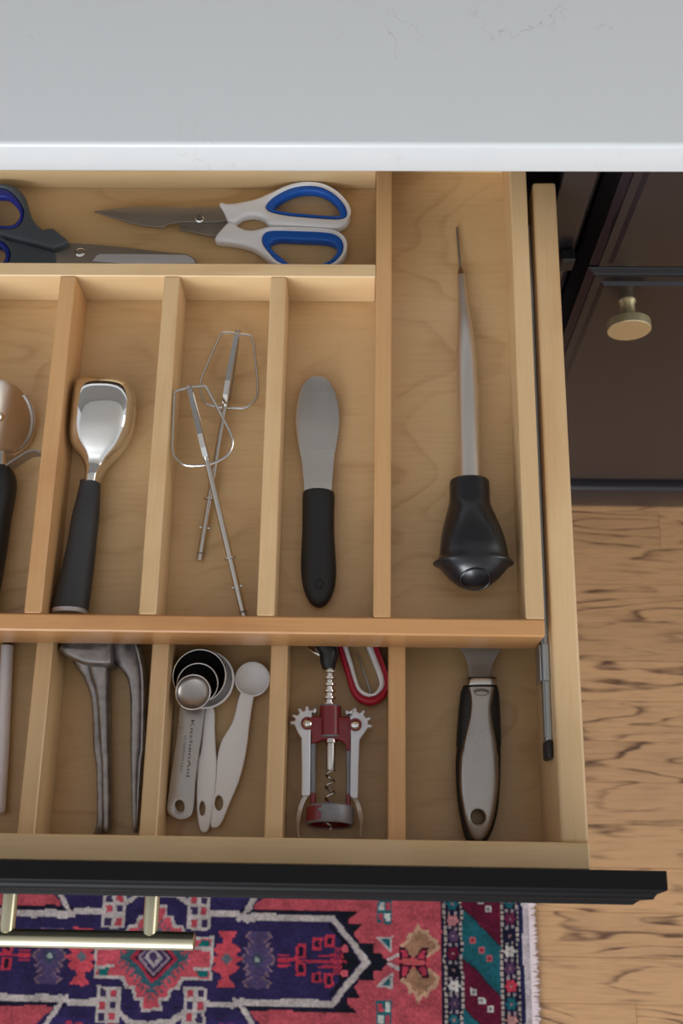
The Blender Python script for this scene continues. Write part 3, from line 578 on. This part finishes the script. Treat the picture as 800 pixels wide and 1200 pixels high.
def gear(cx, cy, s):
    pts = []
    for a0 in ((61, 92, 120, 151, 178) if s < 0 else (123, 91, 58, 24, -5)):
        for da, r in ((-13, 93), (-8, 97), (-6, 116), (-3, 124), (3, 124), (6, 116), (8, 97), (13, 93)):
            a = math.radians(a0+(da if s < 0 else -da)); pts.append((cx+math.cos(a)*r, cy-math.sin(a)*r))
    return pts
for s, cx, cy in ((-1, 185, 600), (1, 530, 610)):
    g = gear(cx, cy, s)
    if s < 0: arm = k1(g)+k1([(110,660),(135,700)])+k2([(140,30),(143,250),(141,440),(150,452),(190,452),(205,435),(206,250),(208,20)])+k1([(215,560),(215,520)])
    else: arm = k1(g)+k1([(600,665),(575,700)])+k2([(562,40),(555,250),(552,455),(540,468),(505,466),(492,448),(494,250),(497,20)])+k1([(490,560),(500,520)])
    lv = plate('lever', 'alu', t, [arm], ZA-.0052 if s < 0 else ZA-.0052, ZA+.0046, .001, n=1, label='silver toothed lever')
    # frame cheek over the gear
    plate('cheek', 'red', fb, [k1(ell(cx, cy, 47, 47, 18)+[]), ], ZA+.0048, ZA+.0062, .0004, n=1)
    c = P(*k1([(cx, cy)])[0], ZA+.0085); c.z = ZA+.0062
    lathe_ob('rivet', 'chrome', lv, c, (0, 0, 1), [(0, 0), (.0034, 0), (.0034, .0008), (.0022, .0020), (0, .0023)], 20)
    ends = [(175,450),(150,500),(132,560),(122,620),(120,680),(126,745)] if s < 0 else [(522,462),(545,500),(562,560),(572,620),(572,680),(566,745)]
    pts = spline([P(*p, LF+.0175-.0015*i) for i, p in enumerate(k2(ends))], False, 4); bm = bmesh.new(); secs = []
    for i, p in enumerate(pts):
        tt = (pts[min(i+1, len(pts)-1)]-pts[max(i-1, 0)]).normalized(); k = Vector((-tt.y, tt.x, 0)).normalized()*(.0016 if i < len(pts)*.6 else .0009); v = Vector((0, 0, .0042))
        secs.append([p+k+v, p-k+v, p-k-v, p+k-v])
    ring_sections(bm, secs); finish('lever_tip', bm, 'steel', lv, True)
for s in (1, -1):
    xx = 387+s*22
bm = bmesh.new(); pr = []; y_a, y_b = P(387, 782, ZA).y, P(387, 828, ZA).y; N = 6
for i in range(N):
    a = (y_a-y_b)*i/N; h_ = (y_a-y_b)/N
    pr += [(.0031, a), (.0031, a+h_*.45), (.0048, a+h_*.55), (.0048, a+h_*.85)]
lathe(bm, (P(386, 805, ZA).x, y_a, ZA), (0, -1, 0), [(0, 0)]+pr+[(.0045, y_a-y_b), (0, y_a-y_b)], 24); finish('rack', bm, 'chrome', t, True)
for yy in (828, 862.5): lathe_ob('sleeve_end', 'greymetal', t, P(387, yy, ZA), (0, -1, 0), [(0, -.0012), (.0078, -.0012), (.0083, 0), (.0078, .0012), (0, .0012)], 24)
y1_, y2_ = P(387, 866, ZA).y, P(387, 903.5, ZA).y; cx = P(387.3, 890, ZA).x
lathe_ob('shank', 'steel', t, (cx, y1_, ZA), (0, -1, 0), [(0, 0), (.0048, 0), (.0048, .003), (.0036, .0035), (.0036, y1_-y2_-.001), (.003, y1_-y2_), (0, y1_-y2_)], 20)
y3_ = P(387, 974, ZA).y; hp = []
for i in range(140):
    f = i/139; a = f*2*math.pi*5.2; r = .0031*(1 if f < .9 else (1-f)*10*.9+.1); hp.append((cx+math.cos(a)*r, y2_+.001+(y3_-y2_)*f, ZA+math.sin(a)*r))
tube_ob('worm', 'steel', t, hp, .0011, 8)
loft_ob('opener_head', 'black', t, [(378,392,784,784,ZA,.006),(375,394,776,776,ZA,.0085),(374,396,768,768,ZA,.010),(367,396,757,757,ZA,.011),(364,396,735,735,ZA,.010),(368,392,700,700,ZA,.007)], 20, 2.6)
plate('opener_plate', 'chrome', t, [k1([(185,60),(230,92),(262,112),(298,124),(300,90),(300,-60),(170,-60)])], ZA+.0005, ZA+.0022, .0003, n=1)
# ------------------------------------------------------------------ red looped handle utensil
t = thing('peeler', P(425, 780, LF), 'red handled utensil with a white lined oval loop, half under the tray', 'peeler')
o1 = k1([(398,50),(430,150),(465,260),(500,370),(555,438),(640,466),(720,435),(765,372),(770,300),(750,220),(700,90),(640,-80),(560,-230),(480,-300),(400,-300),(350,-220),(350,-100)])
o2 = k1([(440,50),(480,170),(530,330),(570,385),(620,408),(680,398),(730,350),(745,290),(725,210),(668,60),(610,-80),(530,-200),(460,-240),(410,-200),(405,-100)])
o3 = k1([(478,50),(510,160),(556,318),(590,362),(640,385),(680,366),(703,320),(700,280),(668,190),(612,50),(560,-80),(500,-170),(460,-190),(440,-150),(445,-60)])
hd = plate('handle', 'wornred', t, [o1, o2], LF+.002, LF+.0155, .003, n=3)
plate('loop_lining', 'white', hd, [o2, o3], LF+.0025, LF+.0145, .002, n=3)
tube_ob('wire', 'zinc', t, [P(*p, LF+.004) for p in k1([(548,100),(578,190),(612,290),(640,384)])], .0006, 6)
# ------------------------------------------------------------------ big steel handled utensil
t = thing('utensil', P(560, 880, LF), 'stout brushed steel utensil handle with black ribbed side grips and a hanging hole', 'utensil')
g5 = lambda y, L, R, z, h, yo=755: (520+L/8.889, 520+R/8.889, yo+y/8.889, yo+y/8.889, LF+z, h)
ZG = .0105
st = [g5(436,212,548,ZG,.005),g5(444,195,556,ZG,.0075),g5(550,176,570,ZG,.0088),g5(700,157,578,ZG,.0095),g5(900,142,586,ZG,.010),g5(1111,131,590,ZG,.010),g5(200,121,590,ZG,.010,870),g5(400,124,585,ZG,.010,870),g5(550,134,576,ZG,.0098,870),g5(700,152,560,ZG,.0092,870),g5(850,182,526,ZG,.0085,870),g5(960,208,485,ZG,.0075,870),g5(1035,240,440,ZG,.006,870),g5(1052,275,410,ZG,.003,870)]
grip = loft_ob('grip', 'rubber', t, st, 32, 2.6)
bm = bmesh.new()
for k in range(26):
    f = k/25; y = 490+f*560
    Lx = np.interp(y, [440, 550, 700, 900, 1111], [190, 176, 157, 142, 131]); Rx = np.interp(y, [440, 550, 700, 900, 1111], [553, 570, 578, 586, 590])
    for X, s in ((Lx, 1), (Rx, -1)):
        p = P(520+(X+s*5)/8.889, 755+y/8.889, LF+ZG+.001); r = bmesh.ops.create_cube(bm, size=1)
        for v in r['verts']: v.co = p+Vector((v.co.x*.0017, v.co.y*.00075, v.co.z*.006))
ribs = finish('grip_ribs', bm, 'rubber', grip); ribs['kind'] = 'stuff'
st = [g5(452,252,526,.0165,.0046),g5(550,270,508,.0168,.005),g5(650,274,492,.017,.005),g5(750,262,496,.0172,.005),g5(850,240,510,.0173,.0052),g5(1000,205,540,.0173,.0055),g5(1111,185,552,.0173,.0056),g5(150,171,564,.0173,.0056,870),g5(300,161,570,.0173,.0056,870),g5(450,162,567,.0173,.0056,870),g5(550,170,556,.0172,.0055,870),g5(650,186,542,.017,.0054,870),g5(750,203,524,.0166,.0052,870),g5(850,226,497,.016,.005,870),g5(950,262,452,.0152,.0046,870),g5(1005,300,412,.0146,.0042,870),g5(1028,335,375,.0142,.003,870)]
face = loft_ob('face_plate', 'satin', t, st, 36, 3.4, label='brushed steel face of the handle')
hc = P(520+352/8.889, 870+775/8.889, LF+.021)
cut = lathe_ob('cutter', 'black', None, (hc.x, hc.y, LF-.01), (0, 0, 1), [(0, 0), (.0062, 0), (.0062, .06), (0, .06)], 32)
dgs = []
for ob in (face, grip):
    md = ob.modifiers.new('hole', 'BOOLEAN'); md.operation = 'DIFFERENCE'; md.object = cut; md.solver = 'EXACT'; dgs.append(ob)
dg = bpy.context.evaluated_depsgraph_get(); dg.update()
for ob in dgs:
    me = bpy.data.meshes.new_from_object(ob.evaluated_get(dg)); ob.modifiers.clear(); ob.data = me; me.set_sharp_from_angle(angle=math.radians(40))
bpy.data.objects.remove(cut)
lathe_ob('eyelet', 'steel', face, (hc.x, hc.y, LF+.002), (0, 0, 1), [(.0052, 0), (.0061, 0), (.0061, .0195), (.0066, .0203), (.0058, .0206), (.0052, .0198)], 32, True)
bm = bmesh.new()
tube(bm, [P(*p, LF+.0219) for p in crop(520, 755, 8.889, [(305,490),(340,474),(390,466),(440,474),(472,492)])], .0003, 6)
tube(bm, [P(*p, LF+.0220) for p in crop(520, 755, 8.889, ell(392, 508, 72, 24, 24))], .00022, 6, True); finish('stamped_emblem', bm, 'print', face, True)
loft_ob('ferrule', 'steel', t, [g5(352,252,530,.0125,.005),g5(362,242,540,.0125,.0062),g5(430,232,548,.0125,.0064),g5(444,240,540,.0125,.005)], 24, 3)
bm = bmesh.new()
for yy in (358, 440): loft(bm, [g5(yy-5,238,545,.0125,.0066),g5(yy+5,236,548,.0125,.0066)], 24, 3, sub=1)
finish('ferrule_edge', bm, 'black', t, True)
loft_ob('blade', 'blade', t, [g5(356,255,492,.0135,.003),g5(235,248,505,.014,.0012),g5(150,225,535,.0142,.0008),g5(60,178,592,.0145,.0007),g5(-60,110,650,.015,.0006),g5(-300,60,700,.016,.0006),g5(-600,60,700,.018,.0006),g5(-900,90,670,.022,.0006)], 20, 5)
# ------------------------------------------------------------------ rug
RZ = .009
p0 = P(612, 1060, RZ); p1 = P(628, 1198, RZ)
RX1 = (p0.x+p1.x)/2+.0035; RX0 = -1.15; RY1, RY0 = .30, -.62; CS = .002
nx, ny = int((RX1-RX0)/CS), int((RY1-RY0)/CS)
gx = RX1-CS*(np.arange(nx)[::-1]+.5); gy = RY0+CS*(np.arange(ny)+.5)
XX, YY = np.meshgrid(gx, gy)
def to_px(X, Y, Z):
    dz = Z-CH; f_ = X*FW.x+Y*FW.y+dz*FW.z; r = X*RT.x+Y*RT.y+dz*RT.z; u = X*UP.x+Y*UP.y+dz*UP.z
    return 400+F*r/f_, 600-F*u/f_
# straight carpet units: read at the pattern's own axis, so that the weave runs true along the rug
ax0 = P(178, 1122, RZ).y
sx = (to_px(np.array([.0]), np.array([ax0]), RZ)[0]-to_px(np.array([-.5]), np.array([ax0]), RZ)[0])[0]/.5
ox = to_px(np.array([.0]), np.array([ax0]), RZ)[0][0]
U = ox+sx*XX; V = 1122-sx*(YY-ax0)
rg = np.random.RandomState(5)
def smooth_noise(shape, k):
    a = rg.rand(shape[0]//k+3, shape[1]//k+3); yi = np.arange(shape[0])/k; xi = np.arange(shape[1])/k
    y0, x0 = yi.astype(int), xi.astype(int); fy, fx = (yi-y0)[:, None], (xi-x0)[None, :]
    return (a[y0][:, x0]*(1-fy)*(1-fx)+a[y0+1][:, x0]*fy*(1-fx)+a[y0][:, x0+1]*(1-fy)*fx+a[y0+1][:, x0+1]*fy*fx)-.5
U = U+smooth_noise(U.shape, 9)*3.0; V = V+smooth_noise(U.shape, 9)*3.0
PER = 154.0
dv = V-1122; dy = np.abs((dv+PER/2) % PER-PER/2)                 # the field repeats and mirrors along the length
dx = np.abs(U-181); x = 181+dx
NAVY, DNAVY, PINK, CREAM, TEAL, MAR, BLK = (44, 34, 80), (26, 22, 46), (188, 70, 82), (186, 172, 168), (22, 92, 104), (98, 16, 44), (20, 20, 32)
col = np.zeros(U.shape+(3,)); 
def put(mask, c): col[mask] = c
def pip(X, Y, pts):
    ins = np.zeros(X.shape, bool); n = len(pts)
    for i in range(n):
        (xa, ya), (xb, yb_) = pts[i], pts[(i+1) % n]
        if ya == yb_: continue
        ins ^= ((ya > Y) != (yb_ > Y)) & (X < (xb-xa)*(Y-ya)/(yb_-ya)+xa)
    return ins
def seg(a, b, w_):
    ax, ay = a; bx, by = b; t_ = np.clip(((x-ax)*(bx-ax)+(dy-ay)*(by-ay))/((bx-ax)**2+(by-ay)**2), 0, 1)
    return np.hypot(x-ax-t_*(bx-ax), dy-ay-t_*(by-ay)) < w_
put(np.ones(U.shape, bool), NAVY)
put((x > 296), PINK)
put(pip(x, dy, [(290, 55), (318, 77.1), (290, 77.1)]), NAVY)
put((x > 212) & (x < 296) & (dy > 66), (52, 38, 96))
for cx_ in (225, 262, 274): put((np.abs(x-cx_) < 4.5) & (dy > 70), (178, 50, 74))
# hexagon
hexo = [(285, 0), (285, 54), (398, 54), (455, 0)]
put(pip(x, dy, [(280, -1), (280, 55), (398, 55), (420, 56), (408, 47), (408, 40), (424, 40), (414, 28), (416, 20), (438, 20), (437, 10), (446, 9), (449, 5), (455, 0), (455, -1)]), BLK)
put(pip(x, dy, [(280, -1), (280, 54), (392, 54), (398, 49), (436, 0), (436, -1)]), DNAVY)
put(pip(x, dy, [(280, -1), (280, 50), (390, 50), (434, 0), (434, -1)]), CREAM)
put(pip(x, dy, [(280, -1), (280, 42.5), (388, 42.5), (424, 0), (424, -1)]), NAVY)
put(pip(x, dy, [(398, 28), (422, 0), (398, -1)]) | pip(x, dy, [(385, 42), (398, 28), (398, 22), (385, 36)]), BLK)
# motif inside the hexagon
RD = (190, 44, 66)
put((x > 325) & (x < 407) & (dy < 1.6), RD); put((x > 326) & (x < 341) & (dy < 8) & (dy % 4 < 2.6), RD)
for a, b, lo, hi in ((347, 359, 2, 17), (366, 377, 12, 24), (380, 391, 14, 28)):
    put((x > a) & (x < b) & (dy > lo) & (dy < hi), RD); put((x > a+3) & (x < b-3) & (dy > lo+3) & (dy < hi-3), DNAVY)
put((x > 372) & (x < 393) & (dy < 9) & (dy % 5 < 2.2), RD); put((x > 392) & (x < 402) & (dy < 14) & ((x+dy) % 5 < 3), RD); put(np.hypot(x-404, dy-13) < 4, (210, 80, 96))
# lilac motif
hw = np.interp(dy, [0, 5, 6, 12, 13, 18, 19, 24, 25, 31, 31.1], [20, 17, 12, 18, 11, 14, 8, 15, 17, 12, 0])
put(np.abs(x-303) < hw, (128, 96, 110)); put(np.abs(x-303) < hw-3, (78, 62, 104)); put(np.hypot(x-303, dy) < 7, (60, 64, 90)); put(np.hypot(x-303, dy) < 2.6, (150, 160, 150))
# red flower
hw = np.interp(dy, [0, 3, 4, 9, 10, 15, 16, 20, 21, 24, 31, 31.1], [21, 15, 10, 16, 16, 11, 5, 5, 4, 8, 12, 0])
put(np.abs(x-266) < hw, (206, 66, 80)); put(np.abs(x-266)+dy < 6.5, (96, 100, 110))
# vine and its checkers
for a, b, w_ in (((181, 71), (206, 69), 3.2), ((206, 69), (222, 58), 3.2), ((243, 49), (276, 50), 3.4), ((276, 50), (288, 43), 2.8), ((278, 44), (292, 57), 2.4), ((290, 46), (312, 46), 4), ((288, 54), (302, 77), 3)):
    put(seg(a, b, w_), CREAM)
put((x > 218) & (x < 245) & (dy > 32) & (dy < 71), CREAM)
for i, yy in enumerate((35, 48, 60)):
    for j, xx in enumerate((222, 234)):
        put((x > xx) & (x < xx+7.5) & (dy > yy) & (dy < yy+8), (186, 60, 76) if (i+j) % 2 == 0 else (56, 44, 84))
# medallion
mp = [(181, 57), (193, 57), (193, 46), (201, 46), (205, 35), (213, 35), (218, 24), (250, 24), (250, -1), (181, -1)]
put(pip(x, dy, mp), CREAM)
mp2 = [(181, 54), (190, 54), (190, 43), (198, 43), (202, 32), (210, 32), (215, 21), (247, 21), (247, -1), (181, -1)]
put(pip(x, dy, mp2), (204, 74, 88))
put((x > 232) & (x < 245) & (dy > 11) & (dy < 20) & (x-232 > (dy-11)*.3), (12, 104, 104)); 
put((x > 218) & (x < 247) & (dy > 9) & (dy < 12.5) & (x > 228), CREAM)
dm = dx+dy*1.02
put((dm < 41) & ((dx+2*dy) % 9 < 6) | (dm < 37), (50, 92, 104)); put(dm < 29, (172, 38, 62)); put(dm < 23.5, DNAVY); put(dm < 20, (140, 116, 128)); put(dm < 16, (62, 44, 88)); put(dm < 11, (176, 160, 164)); put(dm < 6, (70, 54, 92))
put((dm < 50) & (dm > 40) & ((dx*1.3-dy) % 11 < 3.5) & (dx < 40), (50, 92, 104))
# field beyond the hexagon
dyf = dy
put((x > 441) & (x < 459) & (dyf > 41) & (dyf < 70), TEAL)
for i in range(2):
    for j in range(2): put((x > 443+i*8) & (x < 449+i*8) & (dyf > 44+j*12.5) & (dyf < 53+j*12.5), (190, 190, 182) if (i+j) % 2 else (184, 60, 78))
put(pip(x, dyf, [(440, 26), (460, 28), (459, 10), (449, 17)]), CREAM); put(pip(x, dyf, [(446, 24), (457, 25.5), (456.5, 15), (450, 20)]), TEAL); put(seg((455, 2), (470, 9), 1.6), CREAM)
be = pip(x, dyf, [(470, 8), (469, 20), (476, 24), (478, 33), (484, 33), (489, 44), (494, 36), (500, 37), (503, 29), (511, 25), (514, 15), (503, 7), (500, -1), (470, -1)])
put(be, (196, 150, 118)); put(pip(x, dyf, [(473, 9), (473, 19), (480, 23), (482, 30), (487, 31), (490, 37), (494, 32), (499, 31), (501, 25), (507, 22), (509, 16), (499, 8), (497, -1), (473, -1)]), (160, 112, 84))
put((x > 466) & (x < 502) & (dyf < 6), (206, 66, 78)); put(pip(x, dyf, [(484, 2), (499, 1), (501, 16), (494, 17)]) | pip(x, dyf, [(484, 2), (468, 1), (467, 17), (475, 16)]), (60, 16, 38)); put(pip(x, dyf, [(489, 5), (497, 4), (498, 13), (494, 14)]) | pip(x, dyf, [(479, 5), (471, 4), (470, 14), (475, 13)]), (190, 50, 74)); put((x > 472) & (x < 497) & (dyf < 3), (206, 80, 84))
# borders
xb = U-(V-1122)*.0; cyc = [TEAL, (196, 118, 120), (84, 56, 92), MAR, BLK, (196, 190, 184), (74, 52, 86), TEAL, (190, 130, 120), MAR]
def guard(x0, x1, ph, cyc):
    m_ = (U >= x0) & (U < x1); put(m_, DNAVY)
    e_ = m_ & ((U < x0+3.2) | (U > x1-3.2)); put(e_, (176, 158, 150)); put(e_ & ((V % 6) < 1.8), DNAVY)
    k = np.floor((V-ph)/18).astype(int) % len(cyc); cc_ = (V-ph) % 18-9; r_ = np.hypot(U-(x0+x1)/2, cc_)
    an = np.arctan2(cc_, U-(x0+x1)/2); fl_ = (r_ < 6.2+1.2*np.cos(6*an)) & m_
    for q_, cq in enumerate(cyc): put(fl_ & (k == q_), cq)
    put(m_ & (r_ < 1.6), (150, 110, 112)); put(m_ & (np.abs(cc_) > 7.2) & (np.abs(U-(x0+x1)/2) > 2) & (np.abs(U-(x0+x1)/2) < 5), (150, 134, 140))
put(U > 516, DNAVY)
guard(519, 541, 1048, cyc)
m_ = (U >= 541) & (U < 585); put(m_, MAR)
dg_ = (V-1048)-(U-541)*.95; band = np.floor((dg_+42)/54).astype(int) % 2; put(m_ & (band == 1), TEAL)
edge = ((dg_+42) % 54 < 1.6); put(m_ & edge, BLK)
for s_ in range(-12, 14):
    for j in range(3):
        cy_ = 1048-42+54*s_+22+ (12+j*9.5)*.95+4; cx_ = 553+j*9.5
        q_ = m_ & (np.abs(U-cx_) < 3.6) & (np.abs(V-cy_) < 3.6)
        put(q_, (184, 84, 90) if s_ % 2 else (190, 186, 178)); put(q_ & (np.abs(U-cx_) < 1.6) & (np.abs(V-cy_) < 1.6), (140, 20, 50) if s_ % 2 else (110, 90, 100))
guard(585, 607, 1046, [TEAL, (110, 30, 70), DNAVY, (200, 192, 184), (86, 52, 88), (200, 50, 72), TEAL, (192, 130, 124), MAR])
put(U > 606.5, (34, 34, 74)); put((U > 611.5), (206, 190, 194))
# colours dulled, and darkened to carry the drawer's shade; then wool abrash and pile
g_ = col.mean(-1, keepdims=True); col = (g_+(col-g_)*.88)*.8
val = 1+smooth_noise(U.shape, 6)*.22+(rg.rand(*U.shape)-.5)*.22
C3 = ((np.clip(col*val[..., None], 0, 255)/255+.055)/1.055)**2.4
xs = RX1-CS*np.arange(nx+1)[::-1]; ys = RY0+CS*np.arange(ny+1); VX, VY = np.meshgrid(xs, ys)
VX = VX+(rg.rand(*VX.shape)-.5)*.0006; VY = VY+(rg.rand(*VX.shape)-.5)*.0006; VZ = RZ+(rg.rand(*VX.shape)-.5)*.0012
VX[:, -1] += (rg.rand(ny+1)-.5)*.0035; VZ[:, -1] -= .002
V3 = np.stack([VX, VY, VZ], -1).reshape(-1, 3); id_ = np.arange((nx+1)*(ny+1)).reshape(ny+1, nx+1)
Q = np.stack([id_[:-1, :-1], id_[:-1, 1:], id_[1:, 1:], id_[1:, :-1]], -1).reshape(-1, 4)
# skirt down to the floor
bd = np.concatenate([id_[0, :], id_[1:, -1], id_[-1, -2::-1], id_[-2:0:-1, 0]]); nb = len(bd); low = V3[bd].copy(); low[:, 2] = .0005
n0 = len(V3); V3 = np.concatenate([V3, low]); a = np.arange(nb); SQ = np.stack([bd[a], n0+a, n0+(a+1) % nb, bd[(a+1) % nb]], -1)
me = bpy.data.meshes.new('rug'); faces = np.concatenate([Q, SQ])
me.vertices.add(len(V3)); me.vertices.foreach_set('co', V3.ravel()); me.loops.add(faces.size); me.loops.foreach_set('vertex_index', faces.ravel().astype(np.int32))
me.polygons.add(len(faces)); me.polygons.foreach_set('loop_start', (np.arange(len(faces))*4).astype(np.int32)); me.update(calc_edges=True)
ca = me.color_attributes.new('wool', 'FLOAT_COLOR', 'CORNER'); fc = np.concatenate([C3.reshape(-1, 3), np.full((nb, 3), .3)]); fc = np.repeat(np.concatenate([fc, np.ones((len(fc), 1))], 1), 4, 0)
ca.data.foreach_set('color', fc.astype(np.float32).ravel())
rt_ = thing('rug', ((RX0+RX1)/2, (RY0+RY1)/2, 0), 'patterned oriental wool rug in navy, coral red and cream on the oak floor', 'rug')
link('pile', me, 'wool', rt_)
bm = bmesh.new(); rr_ = random.Random(8)
N = 420
for i in range(N):                                   # shaggy pale selvedge
    y = RY0+(RY1-RY0)*i/N; l_ = rr_.uniform(.004, .0085)+max(0, .05-y)*.012; a = (RX1-.002, y, RZ-.001); b = (RX1+l_*.6, y+rr_.uniform(-.002, .002), RZ-.001); c = (RX1+l_, y+rr_.uniform(-.003, .003), .003)
    tube(bm, [a, b, c], [.0017, .0016, .0008], 5)
fr = finish('selvedge', bm, 'fringe', rt_, True); fr['kind'] = 'stuff'
